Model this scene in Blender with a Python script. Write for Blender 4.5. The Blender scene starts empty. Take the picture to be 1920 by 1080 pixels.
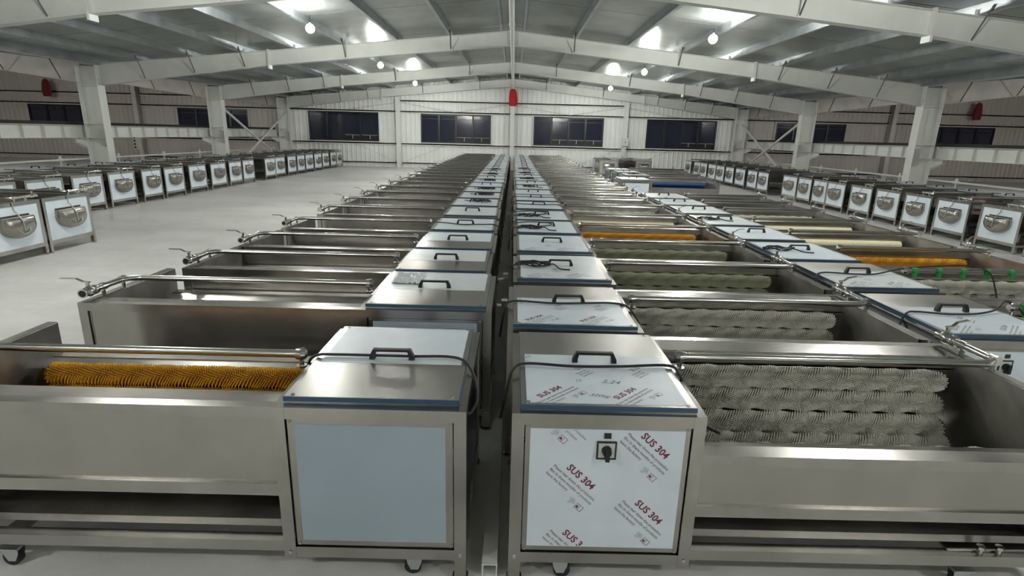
import bpy, bmesh, math, random
from mathutils import Vector, Matrix
random.seed(7)
SC = bpy.context.scene
COL = SC.collection

# ------------------------------------------------------------------ camera
F, PITCH, YAW, ROLL, CAMH = 1044.4, .2684, -.0034, .0254, 1.8549
def cam_basis():
    cy, sy = math.cos(YAW), math.sin(YAW)
    fw = Vector((-sy, cy, 0)); rt = Vector((cy, sy, 0)); up = Vector((0, 0, 1))
    cp, sp = math.cos(PITCH), math.sin(PITCH)
    fw2 = fw*cp - up*sp; up2 = up*cp + fw*sp
    cr, sr = math.cos(ROLL), math.sin(ROLL)
    return rt*cr + up2*sr, up2*cr - rt*sr, fw2
cd = bpy.data.cameras.new('camera'); cam = bpy.data.objects.new('camera', cd); COL.objects.link(cam)
r_, u_, f_ = cam_basis()
cam.matrix_world = Matrix(((r_.x, u_.x, -f_.x, 0), (r_.y, u_.y, -f_.y, 0), (r_.z, u_.z, -f_.z, CAMH), (0, 0, 0, 1)))
cd.sensor_fit = 'HORIZONTAL'; cd.sensor_width = 36; cd.lens = F/1920*36; cd.clip_start = .05; cd.clip_end = 200
SC.camera = cam

# ------------------------------------------------------------------ world, exposure
w = bpy.data.worlds.new('night'); SC.world = w; w.use_nodes = True
w.node_tree.nodes['Background'].inputs[0].default_value = (.012, .016, .03, 1)
w.node_tree.nodes['Background'].inputs[1].default_value = .3
vs = SC.view_settings
vs.view_transform = 'Standard'; vs.look = 'None'; vs.exposure = 0.45; vs.gamma = 1.0; vs.use_curve_mapping = False
LAMP_W = 900.0

# ------------------------------------------------------------------ materials
MATS = {}
def _new(name):
    m = bpy.data.materials.new(name); m.use_nodes = True
    return m, m.node_tree.nodes, m.node_tree.links, m.node_tree.nodes['Principled BSDF']
def _coords(N, L, scale=(1, 1, 1), kind='Object'):
    tc = N.new('ShaderNodeTexCoord'); mp = N.new('ShaderNodeMapping'); mp.inputs['Scale'].default_value = scale
    L.new(tc.outputs[kind], mp.inputs[0]); return mp.outputs[0]
def _ramp(N, L, src, c0, c1, p0=0., p1=1.):
    r = N.new('ShaderNodeValToRGB'); e = r.color_ramp.elements
    e[0].position, e[0].color = p0, (*c0, 1); e[1].position, e[1].color = p1, (*c1, 1)
    L.new(src, r.inputs[0]); return r.outputs[0]
def _noise(N, L, vec, scale, detail=3, rough=.5):
    n = N.new('ShaderNodeTexNoise'); n.inputs['Scale'].default_value = scale
    n.inputs['Detail'].default_value = detail; n.inputs['Roughness'].default_value = rough
    L.new(vec, n.inputs['Vector']); return n.outputs['Fac']
def _range(N, L, src, a, b):
    m = N.new('ShaderNodeMapRange'); m.inputs['To Min'].default_value = a; m.inputs['To Max'].default_value = b
    L.new(src, m.inputs['Value']); return m.outputs[0]
def _bump(N, L, src, P, strength, dist=.01):
    b = N.new('ShaderNodeBump'); b.inputs['Strength'].default_value = strength; b.inputs['Distance'].default_value = dist
    L.new(src, b.inputs['Height']); L.new(b.outputs[0], P.inputs['Normal'])
def solid(name, col, rough=.5, metal=0., spec=.5, emit=None, var=.0, vscale=8.):
    m, N, L, P = _new(name)
    P.inputs['Base Color'].default_value = (*col, 1); P.inputs['Roughness'].default_value = rough
    P.inputs['Metallic'].default_value = metal; P.inputs['Specular IOR Level'].default_value = spec
    if var:
        n = _noise(N, L, _coords(N, L), vscale, 4, .6)
        L.new(_ramp(N, L, n, [c*(1-var) for c in col], [min(1, c*(1+var)) for c in col], .3, .7), P.inputs['Base Color'])
    if emit:
        P.inputs['Emission Color'].default_value = (*emit[0], 1); P.inputs['Emission Strength'].default_value = emit[1]
    MATS[name] = m; return m
def steel(name, col, rlo, rhi, stretch=(1.2, 60, 60), bump=.04, stain=.12, aniso=0.):
    m, N, L, P = _new(name)
    P.inputs['Metallic'].default_value = 1.
    n1 = _noise(N, L, _coords(N, L, stretch), 6, 3, .6)
    n2 = _noise(N, L, _coords(N, L), 3.2, 4, .6)
    L.new(_ramp(N, L, n2, [c*(1-stain) for c in col], [min(1, c*(1+stain*.5)) for c in col], .3, .7), P.inputs['Base Color'])
    a = N.new('ShaderNodeMath'); a.operation = 'MULTIPLY_ADD'; L.new(n1, a.inputs[0]); a.inputs[1].default_value = .12
    L.new(n2, a.inputs[2])
    L.new(_range(N, L, a.outputs[0], rlo, rhi), P.inputs['Roughness'])
    if bump: _bump(N, L, n1, P, bump, .002)
    if aniso:      # brushed along x: highlights smear across the grain
        P.inputs['Anisotropic'].default_value = aniso
        c = N.new('ShaderNodeCombineXYZ'); c.inputs[1].default_value = .7; c.inputs[2].default_value = .714
        L.new(c.outputs[0], P.inputs['Tangent'])
    MATS[name] = m
steel('steel', (.475, .455, .43), .18, .29, bump=0., stain=.2)
steel('steel_lid', (.62, .605, .575), .24, .36, (1.2, 60, 60), 0., .08, .5)
steel('steel_sheet', (.445, .425, .40), .18, .26, (1.2, 60, 60), 0., .10, .8)
steel('steel_dark', (.13, .125, .12), .2, .3, (3, 3, 3), 0., .2)  # dark side panels; shade of the narrow central gap put into the colour
steel('steel_end', (.43, .42, .40), .28, .5, (4, 4, 4), .08, .35)
steel('steel_bright', (.72, .71, .685), .09, .18, (30, 30, 30), 0., .05)
steel('steel_liner', (.47, .445, .42), .13, .22, (1.2, 50, 50), 0., .15, .6)
steel('steel_door', (.36, .34, .305), .16, .28, (3, 3, 3), 0., .25)
steel('galv', (.50, .53, .55), .28, .45, (20, 1.5, 20), .1, .2)
solid('film_white', (.675, .745, .82), .34, var=.05, vscale=5)
solid('film_white_b', (.66, .71, .74), .34, var=.06, vscale=5)
solid('film_gloss', (.66, .71, .74), .08)
solid('film_blue', (.325, .395, .455), .42, var=.05, vscale=3)
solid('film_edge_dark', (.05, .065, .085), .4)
solid('film_edge', (.035, .085, .16), .4)
solid('plastic_black', (.012, .013, .014), .42)
solid('rubber', (.016, .016, .017), .6)
solid('grey_plate', (.62, .63, .62), .45)
solid('screen_dark', (.02, .024, .018), .2)
solid('caster_steel', (.62, .66, .68), .3, 1.)
solid('ink_red', (.17, .03, .055), .5)
solid('ink_grey', (.30, .29, .31), .5)
solid('ink_pen', (.16, .16, .19), .5)
solid('green_plastic', (.03, .32, .07), .4)
solid('paint_white', (.70, .71, .67), .5, var=.05, vscale=2)
solid('paint_white_dim', (.60, .565, .525), .6, var=.10, vscale=2)  # darker copy of paint_white: dimness of the outer spans put into the colour
solid('window_black', (.008, .009, .014), .35)
solid('pane', (.015, .018, .040), .09, spec=.6)
solid('pane_void', (.003, .003, .006), .5)
solid('rail_dark', (.02, .018, .015), .6)
solid('red_cloth', (.42, .012, .014), .8, var=.2, vscale=10)
solid('red_dim', (.16, .012, .012), .8, var=.2, vscale=10)  # the red cloth again, shade of the side spans mixed into its colour
solid('socket_white', (.7, .7, .68), .4)
solid('galv_dark', (.16, .165, .165), .5, .6)
solid('bulb_glow', (1, 1, 1), .4, emit=((1., .97, .88), 60.))
def mat_brush(name, lo, hi):
    m, N, L, P = _new(name); P.inputs['Roughness'].default_value = .55
    n = _noise(N, L, _coords(N, L), 40, 3, .7)
    L.new(_ramp(N, L, n, lo, hi, .25, .75), P.inputs['Base Color'])
    v = _noise(N, L, _coords(N, L, (1, .2, .2)), 160, 2, .5)
    _bump(N, L, v, P, .5, .01)
    MATS[name] = m
mat_brush('brush_grey', (.58, .57, .50), (.84, .82, .74))
solid('brush_core', (.10, .10, .085), .8)
solid('brush_core_orange', (.20, .07, .006), .8)
mat_brush('brush_olive', (.38, .40, .27), (.56, .57, .42))
mat_brush('brush_orange', (.74, .38, .022), (.95, .58, .06))
mat_brush('brush_cream', (.58, .53, .33), (.72, .66, .46))
mat_brush('brush_blue', (.012, .035, .12), (.02, .07, .22))
def mat_floor():
    m, N, L, P = _new('concrete'); co = _coords(N, L)
    a = _noise(N, L, co, .55, 6, .62); b = _noise(N, L, co, 6, 5, .65)
    st = _noise(N, L, _coords(N, L, (.35, 2.2, 1)), .9, 4, .6)
    mx = N.new('ShaderNodeMath'); mx.operation = 'MULTIPLY_ADD'; L.new(b, mx.inputs[0]); mx.inputs[1].default_value = .35; L.new(a, mx.inputs[2])
    m2 = N.new('ShaderNodeMath'); m2.operation = 'MULTIPLY_ADD'; L.new(st, m2.inputs[0]); m2.inputs[1].default_value = .4; L.new(mx.outputs[0], m2.inputs[2])
    L.new(_ramp(N, L, m2.outputs[0], (.55, .545, .52), (.76, .755, .73), .6, 1.15), P.inputs['Base Color'])
    L.new(_range(N, L, a, .28, .46), P.inputs['Roughness'])
    _bump(N, L, b, P, .12, .01); MATS['concrete'] = m
mat_floor()
def mat_clad(name, col):
    m, N, L, P = _new(name); P.inputs['Roughness'].default_value = .42
    n = _noise(N, L, _coords(N, L, (1, 1, .3)), 1.3, 4, .6)
    L.new(_ramp(N, L, n, [c*.9 for c in col], col, .3, .7), P.inputs['Base Color']); MATS[name] = m
mat_clad('cladding', (.84, .85, .82))
mat_clad('cladding_dim', (.54, .49, .45))  # same white sheets, colour darkened and browned for the poorly lit outer spans
def mat_foil():
    m, N, L, P = _new('foil'); P.inputs['Metallic'].default_value = .85
    n1 = _noise(N, L, _coords(N, L, (.35, 22, 1)), 3, 3, .6); n2 = _noise(N, L, _coords(N, L), 1.1, 4, .6)
    L.new(_ramp(N, L, n2, (.28, .30, .285), (.44, .46, .44), .3, .7), P.inputs['Base Color'])
    L.new(_range(N, L, n1, .22, .42), P.inputs['Roughness'])
    _bump(N, L, n1, P, .22, .012); MATS['foil'] = m
mat_foil()

# ------------------------------------------------------------------ mesh builder
class MB:
    def __init__(s): s.v = []; s.f = []; s.m = []; s.mi = 0
    def _add(s, vs, fs):
        b = len(s.v); s.v += [tuple(v) for v in vs]; s.f += [tuple(b+i for i in f) for f in fs]; s.m += [s.mi]*len(fs); return s
    def box(s, x0, x1, y0, y1, z0, z1):
        return s._add([(x, y, z) for z in (z0, z1) for y in (y0, y1) for x in (x0, x1)],
                      [(0, 2, 3, 1), (4, 5, 7, 6), (0, 1, 5, 4), (2, 6, 7, 3), (0, 4, 6, 2), (1, 3, 7, 5)])
    def prism(s, poly, a0, a1, axis='y'):
        """poly: 2D outline; extruded along axis between a0 and a1 (x: (y,z), y: (x,z), z: (x,y))."""
        def P(p, a): return {'x': (a, p[0], p[1]), 'y': (p[0], a, p[1]), 'z': (p[0], p[1], a)}[axis]
        n = len(poly)
        return s._add([P(p, a0) for p in poly]+[P(p, a1) for p in poly],
                      [tuple(range(n))[::-1], tuple(range(n, 2*n))]+[(i, (i+1) % n, n+(i+1) % n, n+i) for i in range(n)])
    def strip(s, poly, a0, a1, axis='x', t=.003):
        """open sheet of thickness t following the 2D polyline, extruded along axis"""
        off = []
        for i, p in enumerate(poly):
            a = Vector(poly[max(i-1, 0)]); b = Vector(poly[min(i+1, len(poly)-1)]); d = (b-a).normalized()
            off.append((p[0]-d.y*t, p[1]+d.x*t))
        def P(p, a): return {'x': (a, p[0], p[1]), 'y': (p[0], a, p[1]), 'z': (p[0], p[1], a)}[axis]
        n = len(poly); V = [P(p, a) for a in (a0, a1) for p in poly]+[P(p, a) for a in (a0, a1) for p in off]
        Fc = []
        for i in range(n-1):
            Fc += [(i, i+1, n+i+1, n+i), (2*n+i, 3*n+i, 3*n+i+1, 2*n+i+1), (i, 2*n+i, 2*n+i+1, i+1), (n+i, n+i+1, 3*n+i+1, 3*n+i)]
        Fc += [(0, n, 3*n, 2*n), (n-1, 3*n-1, 4*n-1, 2*n-1)]
        return s._add(V, Fc)
    def tube(s, pts, r, seg=10, cap=True):
        pts = [Vector(p) for p in pts]; n = len(pts); rr = r if isinstance(r, (list, tuple)) else [r]*n
        t0 = (pts[1]-pts[0]).normalized(); up = Vector((0, 0, 1)) if abs(t0.z) < .9 else Vector((1, 0, 0))
        nrm = t0.cross(up).normalized(); V = []; Fc = []
        for i, p in enumerate(pts):
            t = (pts[min(i+1, n-1)]-pts[max(i-1, 0)]).normalized()
            nrm = (nrm-t*nrm.dot(t)).normalized(); bn = t.cross(nrm)
            V += [p+(nrm*math.cos(k*2*math.pi/seg)+bn*math.sin(k*2*math.pi/seg))*rr[i] for k in range(seg)]
        for i in range(n-1):
            Fc += [(i*seg+k, i*seg+(k+1) % seg, (i+1)*seg+(k+1) % seg, (i+1)*seg+k) for k in range(seg)]
        if cap: Fc += [tuple(range(seg))[::-1], tuple(range((n-1)*seg, n*seg))]
        return s._add(V, Fc)
    def sphere(s, c, r, seg=12, rings=8, sz=1.):
        V = [(c[0], c[1], c[2]-r*sz)]; Fc = []
        for i in range(1, rings):
            a = math.pi*i/rings
            V += [(c[0]+r*math.sin(a)*math.cos(2*math.pi*k/seg), c[1]+r*math.sin(a)*math.sin(2*math.pi*k/seg), c[2]-r*sz*math.cos(a)) for k in range(seg)]
        V.append((c[0], c[1], c[2]+r*sz)); e = len(V)-1
        Fc += [(0, 1+(k+1) % seg, 1+k) for k in range(seg)]
        for i in range(rings-2):
            Fc += [(1+i*seg+k, 1+i*seg+(k+1) % seg, 1+(i+1)*seg+(k+1) % seg, 1+(i+1)*seg+k) for k in range(seg)]
        Fc += [(e, 1+(rings-2)*seg+k, 1+(rings-2)*seg+(k+1) % seg) for k in range(seg)]
        return s._add(V, Fc)
    def mesh(s, name, mats, smooth=False, off=(0, 0, 0)):
        me = bpy.data.meshes.new(name)
        me.from_pydata([(a-off[0], b-off[1], c-off[2]) for a, b, c in s.v], [], s.f)
        for m in (mats if isinstance(mats, (list, tuple)) else [mats]): me.materials.append(MATS[m])
        me.polygons.foreach_set('material_index', s.m)
        bm = bmesh.new(); bm.from_mesh(me); bmesh.ops.recalc_face_normals(bm, faces=bm.faces); bm.to_mesh(me); bm.free()
        if smooth:
            me.polygons.foreach_set('use_smooth', [True]*len(me.polygons))
            try: me.set_sharp_from_angle(angle=math.radians(40))
            except Exception: pass
        return me
def smooth_path(pts, n=8):
    P = [Vector(p) for p in pts]; out = []
    for i in range(len(P)-1):
        a, b, c, d = P[max(i-1, 0)], P[i], P[i+1], P[min(i+2, len(P)-1)]
        for k in range(n):
            t = k/n; out.append(.5*((2*b)+(c-a)*t+(2*a-5*b+4*c-d)*t*t+(3*b-a-3*c+d)*t**3))
    out.append(P[-1]); return out
def link(name, data, parent=None, loc=None):
    o = bpy.data.objects.new(name, data); COL.objects.link(o)
    if parent: o.parent = parent
    if loc: o.location = loc
    return o
def thing(name, label, cat, loc=(0, 0, 0), rz=0, group=None, kind=None):
    o = bpy.data.objects.new(name, None); COL.objects.link(o); o.location = loc; o.rotation_euler = (0, 0, rz)
    o.empty_display_size = .1
    if label: o['label'] = label
    if cat: o['category'] = cat
    if group: o['group'] = group
    if kind: o['kind'] = kind
    return o
def text_verts(body, size, shear=0., bold=0.):
    cu = bpy.data.curves.new('tmp', 'FONT'); cu.body = body; cu.size = size; cu.shear = shear; cu.offset = bold
    cu.align_x = 'LEFT'; cu.resolution_u = 2
    o = bpy.data.objects.new('tmp', cu); COL.objects.link(o)
    dg = bpy.context.evaluated_depsgraph_get()
    me = bpy.data.meshes.new_from_object(o.evaluated_get(dg))
    V = [tuple(v.co) for v in me.vertices]; Fc = [tuple(p.vertices) for p in me.polygons]
    bpy.data.objects.remove(o); bpy.data.curves.remove(cu); bpy.data.meshes.remove(me)
    return V, Fc

# ================================================================== THE SETTING
RX = -.1                        # ridge line of the main span
XL, XR = -12.0, 11.8            # inner column faces
YW = 31.32                      # gable wall
FR = [-3.9, 3.1, 10.1, 17.1, 24.08, 31.07]
def rtop(x):                    # top of the rafters (main span and the two outer spans)
    d = abs(x-RX)
    return 4.68-.0983*d if d <= 11.95 else 4.68-.0983*11.95+.0983*(d-11.95) if d < 24.2 else 4.68-.0983*11.95+.0983*(24.2-11.95)-.0983*(d-24.2)
PD = .17                        # purlin depth

fl = thing('floor', 'pale grey smooth concrete floor of the hall', None, kind='structure')
b = MB(); b.box(-34, 34, -14, YW+.1, -.12, 0); link('slab', b.mesh('slab', 'concrete'), fl)

# ---- gable wall with ribbed cladding
WZT, WZB, WW = 2.834, 1.326, 3.775
WINX = [-26.06, -18.07, -11.07, -5.024, 1.049, 7.136, 14.09, 22.12]
wall = thing('wall_back', 'white ribbed sheet metal gable wall', None, (0, 0, 0), kind='structure')
def clad(x0, x1, z0, z1, mat, name='cladding_sheet', y=YW, par=wall, flip=1):
    p = .25; xs = []; x = math.floor(x0/p)*p
    prof = [(0, 0), (.15, 0), (.175, .03), (.225, .03), (.25, 0)]
    pts = []
    while x < x1:
        for dx, dy in prof[:-1]: pts.append((x+dx, dy))
        x += p
    pts.append((x, 0)); pts = [q for q in pts if x0 <= q[0] <= x1]
    pts = [(x0, pts[0][1])]+pts+[(x1, pts[-1][1])]
    V = []; Fc = []
    for q in pts:
        zt = z1 if z1 is not None else rtop(q[0])+PD+.05
        V += [(q[0], y-flip*q[1], z0), (q[0], y-flip*q[1], zt)]
    for i in range(len(pts)-1): Fc.append((2*i, 2*i+2, 2*i+3, 2*i+1))
    m = MB(); m._add(V, Fc); link(name, m.mesh(name, mat), par)
for (x0, x1, mt) in ((-34, XL-.3, 'cladding_dim'), (XL-.3, XR+.3, 'cladding'), (XR+.3, 34, 'cladding_dim')):
    clad(x0, x1, 0, WZB-.03, mt); clad(x0, x1, WZT+.03, None, mt)
    ws = [x for x in WINX if x0 < x+1 < x1]; cur = x0
    for x in ws:
        clad(cur, x-.03, WZB-.03, WZT+.03, mt); cur = x+WW+.03
    clad(cur, x1, WZB-.03, WZT+.03, mt)
for z, (d0, d1) in ((WZB-.09, (.03, .12)), (WZT+.08, (.03, .12)), (.22, (.03, .09)), (3.46, (.03, .12))):
    for (x0, x1, mt) in ((-34, XL-.3, 'paint_white_dim'), (XL-.3, XR+.3, 'paint_white'), (XR+.3, 34, 'paint_white_dim')):
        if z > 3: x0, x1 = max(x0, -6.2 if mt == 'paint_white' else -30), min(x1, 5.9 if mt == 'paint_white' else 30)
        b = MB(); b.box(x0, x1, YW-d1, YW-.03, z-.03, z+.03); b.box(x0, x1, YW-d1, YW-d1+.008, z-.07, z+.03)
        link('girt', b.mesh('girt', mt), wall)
for x0 in (-6.1, .05, -11.9, 6.05):      # slack brace rods on the gable
    for (xa, za, xb, zb) in ((x0, 3.38, x0+2.9, 2.92), (x0+5.7, 3.38, x0+2.9, 2.92), (x0+.2, .3, x0+2.4, 1.2) if x0 != .05 else (x0+5.6, 1.2, x0+3.4, .3)):
        if x0 == -11.9: xa, xb = x0+5.7-(xa-x0), x0+5.7-(xb-x0)
        za2, zb2 = min(za, rtop(xa)-.55), min(zb, rtop(xb)-.5)
        b = MB(); b.tube([(xa, YW-.14, za2), (xb, YW-.14, zb2)], .008, 6); link('brace_rod', b.mesh('brace_rod', 'galv'), wall)

# ---- windows
def window(i, x, dim_span):
    wn = thing('window_%d' % i, 'dark four-pane ribbon window in the gable wall', None, (x+WW/2, YW, WZB), kind='structure')
    W2, H = WW/2, WZT-WZB
    b = MB(); t = .07
    b.box(-W2, W2, -.09, .02, 0, t); b.box(-W2, W2, -.09, .02, H-t, H); b.box(-W2, -W2+t, -.09, .02, t, H-t); b.box(W2-t, W2, -.09, .02, t, H-t)
    link('frame', b.mesh('window_frame', 'window_black'), wn)
    pw = (WW-2*t)/4
    for k in range(1, 4):
        b = MB(); xx = -W2+t+k*pw; b.box(xx-.05, xx+.05, -.085, .02, t, H-t); link('mullion', b.mesh('mullion', 'window_black'), wn)
    for k in range(4):
        xa = -W2+t+k*pw+(.05 if k else 0); xb = -W2+t+(k+1)*pw-(.05 if k < 3 else 0)
        tl = .012*((i*7+k*3) % 5-2)
        b = MB(); b._add([(xa, -.03, t), (xb, -.03, t), (xb, -.03+tl*.4, H-t), (xa, -.03+tl*.4, H-t), (xa, -.02, t), (xb, -.02, t), (xb, -.02+tl*.4, H-t), (xa, -.02+tl*.4, H-t)],
                         [(0, 1, 2, 3), (4, 7, 6, 5), (0, 4, 5, 1), (2, 6, 7, 3), (1, 5, 6, 2), (0, 3, 7, 4)])
        p = link('pane', b.mesh('pane', 'pane'), wn)
        b = MB(); b.box(xa, xb, -.045, -.031, H-t-.20, H-t-.17); link('transom_bar', b.mesh('transom_bar', 'window_black'), wn)
        if not dim_span and k >= 2 or (not dim_span and i == 5 and k == 1):
            b = MB(); b.box(xa, xb, -.05, -.032, t, t+.24); link('vent_opening', b.mesh('vent_opening', 'pane_void'), wn)
            b = MB(); b.box(xa, xb, -.06, -.05, t+.24, t+.255); link('vent_rail', b.mesh('vent_rail', 'paint_white_dim'), wn)
            b = MB(); b.box((xa+xb)/2-.012, (xa+xb)/2+.012, -.07, -.05, t+.05, t+.24); link('stay', b.mesh('stay', 'paint_white_dim'), wn)
    b = MB(); s = .045; mt = 'paint_white_dim' if dim_span else 'paint_white'
    b.box(-W2-s, W2+s, -.10, .0, -s, 0); b.box(-W2-s, -W2, -.10, 0, 0, H); b.box(W2, W2+s, -.10, 0, 0, H); b.box(-W2-s, W2+s, -.10, 0, H, H+s)
    link('trim', b.mesh('window_trim', mt), wn)
for i, x in enumerate(WINX): window(i+1, x, not (-12 < x < 11))

# ---- wall behind the camera and side walls of the outer spans
wf = thing('wall_front', 'white ribbed wall behind the camera', None, kind='structure')
clad(-34, 34, 0, None, 'cladding', y=-14, par=wf, flip=-1)
for nm, x in (('wall_left', -34), ('wall_right', 34)):
    o = link(nm, MB().box(x-.05, x+.05, -14, YW, 0, 4.3).mesh(nm, 'cladding_dim')); o['kind'] = 'structure'

# ---- ceiling: roof panels and purlins
ceil = thing('ceiling', 'grey foil-faced sheet roof on galvanised purlins', None, kind='structure')
def roof_panel(xa, xb, y0, y1):
    za, zb = rtop(xa)+PD, rtop(xb)+PD
    b = MB(); g = .012
    b._add([(xa, y0+g, za), (xb, y0+g, zb), (xb, y1-g, zb), (xa, y1-g, za), (xa, y0+g, za+.06), (xb, y0+g, zb+.06), (xb, y1-g, zb+.06), (xa, y1-g, za+.06)],
           [(0, 1, 2, 3), (4, 7, 6, 5), (0, 4, 5, 1), (2, 6, 7, 3), (1, 5, 6, 2), (0, 3, 7, 4)])
    return link('roof_panel', b.mesh('roof_panel', 'foil'), ceil)
ys = [YW+.05-3.49*k for k in range(14)]
for k in range(13):
    for xa, xb in ((RX-11.95, RX), (RX, RX+11.95), (RX-24.2, RX-11.95), (RX+11.95, RX+24.2), (-34, RX-24.2), (RX+24.2, 34)):
        roof_panel(xa, xb, ys[k+1], ys[k])
b = MB()
for xa, xb in ((-34, RX-24.2), (RX-24.2, RX-11.95), (RX-11.95, RX), (RX, RX+11.95), (RX+11.95, RX+24.2), (RX+24.2, 34)):
    b._add([(xa, -14, rtop(xa)+PD+.07), (xb, -14, rtop(xb)+PD+.07), (xb, YW+.05, rtop(xb)+PD+.07), (xa, YW+.05, rtop(xa)+PD+.07)], [(0, 1, 2, 3)])
link('roof_sheet', b.mesh('roof_sheet', 'rail_dark'), ceil)
PUR = [.28, 1.75, 3.25, 4.75, 6.2, 7.65, 9.1, 10.55, 11.75]
def cpurlin(x, y0, y1, s):
    z = rtop(x); t = .006; wd = .075
    b = MB(); xa, xb = (x, x+s*wd) if s > 0 else (x+s*wd, x)
    b.box(x-t/2, x+t/2, y0, y1, z, z+PD)
    b.box(xa, xb, y0, y1, z, z+t); b.box(xa, xb, y0, y1, z+PD-t, z+PD)
    b.box(x+s*wd-t/2, x+s*wd+t/2, y0, y1, z, z+.022); b.box(x+s*wd-t/2, x+s*wd+t/2, y0, y1, z+PD-.022, z+PD)
    return link('purlin', b.mesh('purlin', 'galv'), ceil)
for s in (-1, 1):
    for d in PUR: cpurlin(RX+s*d, -14, YW, s)
    for d in (13.0, 14.6, 16.2, 17.8, 19.4, 21.0, 22.6, 24.0): cpurlin(RX+s*d, 3, YW, s)
    b = MB(); x = RX+s*11.95; b.box(x-.16, x+.16, -14, YW, rtop(x)-.02, rtop(x)+.0); b.box(x-.16, x-.15, -14, YW, rtop(x), rtop(x)+.15); b.box(x+.15, x+.16, -14, YW, rtop(x), rtop(x)+.15)
    link('valley_gutter', b.mesh('valley_gutter', 'galv'), ceil)
b = MB()
for k in range(len(FR)-1):
    for s in (-1, 1):
        b.tube([(RX+s*.3, FR[k]+.3, rtop(RX)+.08), (RX+s*1.75, FR[k]+3.3, rtop(RX+1.75)+.08)], .007, 5)
link('sag_rod', b.mesh('sag_rod', 'galv'), ceil)

# ================================================================== STEEL FRAME
ORD = ['first', 'second', 'third', 'fourth', 'fifth', 'sixth', 'seventh', 'eighth', 'ninth', 'tenth', 'eleventh', 'twelfth', 'thirteenth', 'fourteenth', 'fifteenth', 'sixteenth', 'seventeenth', 'eighteenth', 'nineteenth', 'twentieth',
       'twenty-first', 'twenty-second', 'twenty-third', 'twenty-fourth', 'twenty-fifth', 'twenty-sixth', 'twenty-seventh', 'twenty-eighth', 'twenty-ninth', 'thirtieth']
def col_word(y): return {-3.9: 'behind the camera', 3.1: 'beside the camera', 10.1: 'nearest the camera in view', 17.1: 'second from the gable wall', 24.08: 'next before the gable wall', 31.07: 'standing against the gable wall'}[y]
def raf_word(y): return {-3.9: 'behind the camera', 3.1: 'overhead above the camera', 10.1: 'crossing the top corner of the picture', 17.1: 'third frame from the gable wall', 24.08: 'second frame from the gable wall', 31.07: 'running along the gable wall'}[y]
def column(s, y):
    x = XL if s < 0 else XR; sd = 'left' if s < 0 else 'right'
    c = thing('steel_column', 'white H-section steel column on the %s, %s' % (sd, col_word(y)), 'column', (x+s*.3, y, 0), 0, 'columns along the hall')
    zt = rtop(x)-.0
    b = MB(); b.box(-.29, -.27, -.15, .15, .02, zt) if s > 0 else b.box(.27, .29, -.15, .15, .02, zt); link('inner_flange', b.mesh('inner_flange', 'paint_white'), c)
    b = MB(); b.box(.27, .29, -.15, .15, .02, zt-.05) if s > 0 else b.box(-.29, -.27, -.15, .15, .02, zt-.05); link('outer_flange', b.mesh('outer_flange', 'paint_white'), c)
    b = MB(); b.box(-.27, .27, -.008, .008, .02, zt-.05)
    link('web', b.mesh('column_web', 'paint_white'), c)
    for z in (2.93, 1.86, 1.46): link('stiffener', MB().box(-.27, .27, -.14, .14, z-.008, z+.008).mesh('stiffener', 'paint_white'), c)
    link('base_plate', MB().box(-.36, .36, -.22, .22, 0, .02).mesh('base_plate', 'paint_white'), c)
    xs = s
    b = MB(); b.prism([(xs*.29, 1.46), (xs*.72, 1.46), (xs*.72, 1.34), (xs*.29, 1.12)], -.01, .01, 'y'); b.box(min(xs*.29, xs*.72), max(xs*.29, xs*.72), -.12, .12, 1.44, 1.46)
    b._add([(xs*.29, -.12, 1.12), (xs*.72, -.12, 1.34), (xs*.72, .12, 1.34), (xs*.29, .12, 1.12)], [(0, 1, 2, 3)])
    link('corbel', b.mesh('corbel', 'paint_white'), c)
    bb = MB()
    for z in (3.0, 3.1, 3.2, 3.3):
        for dy in (-.08, .08):
            xx = -s*.31; bb.tube([(xx+s*.02, dy, z), (xx, dy, z)], .016, 6)
    link('bolt_rows', bb.mesh('bolt_rows', 'paint_white'), c)
for y in FR[2:]:
    for s in (-1, 1): column(s, y)
SPL = 6.95
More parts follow.
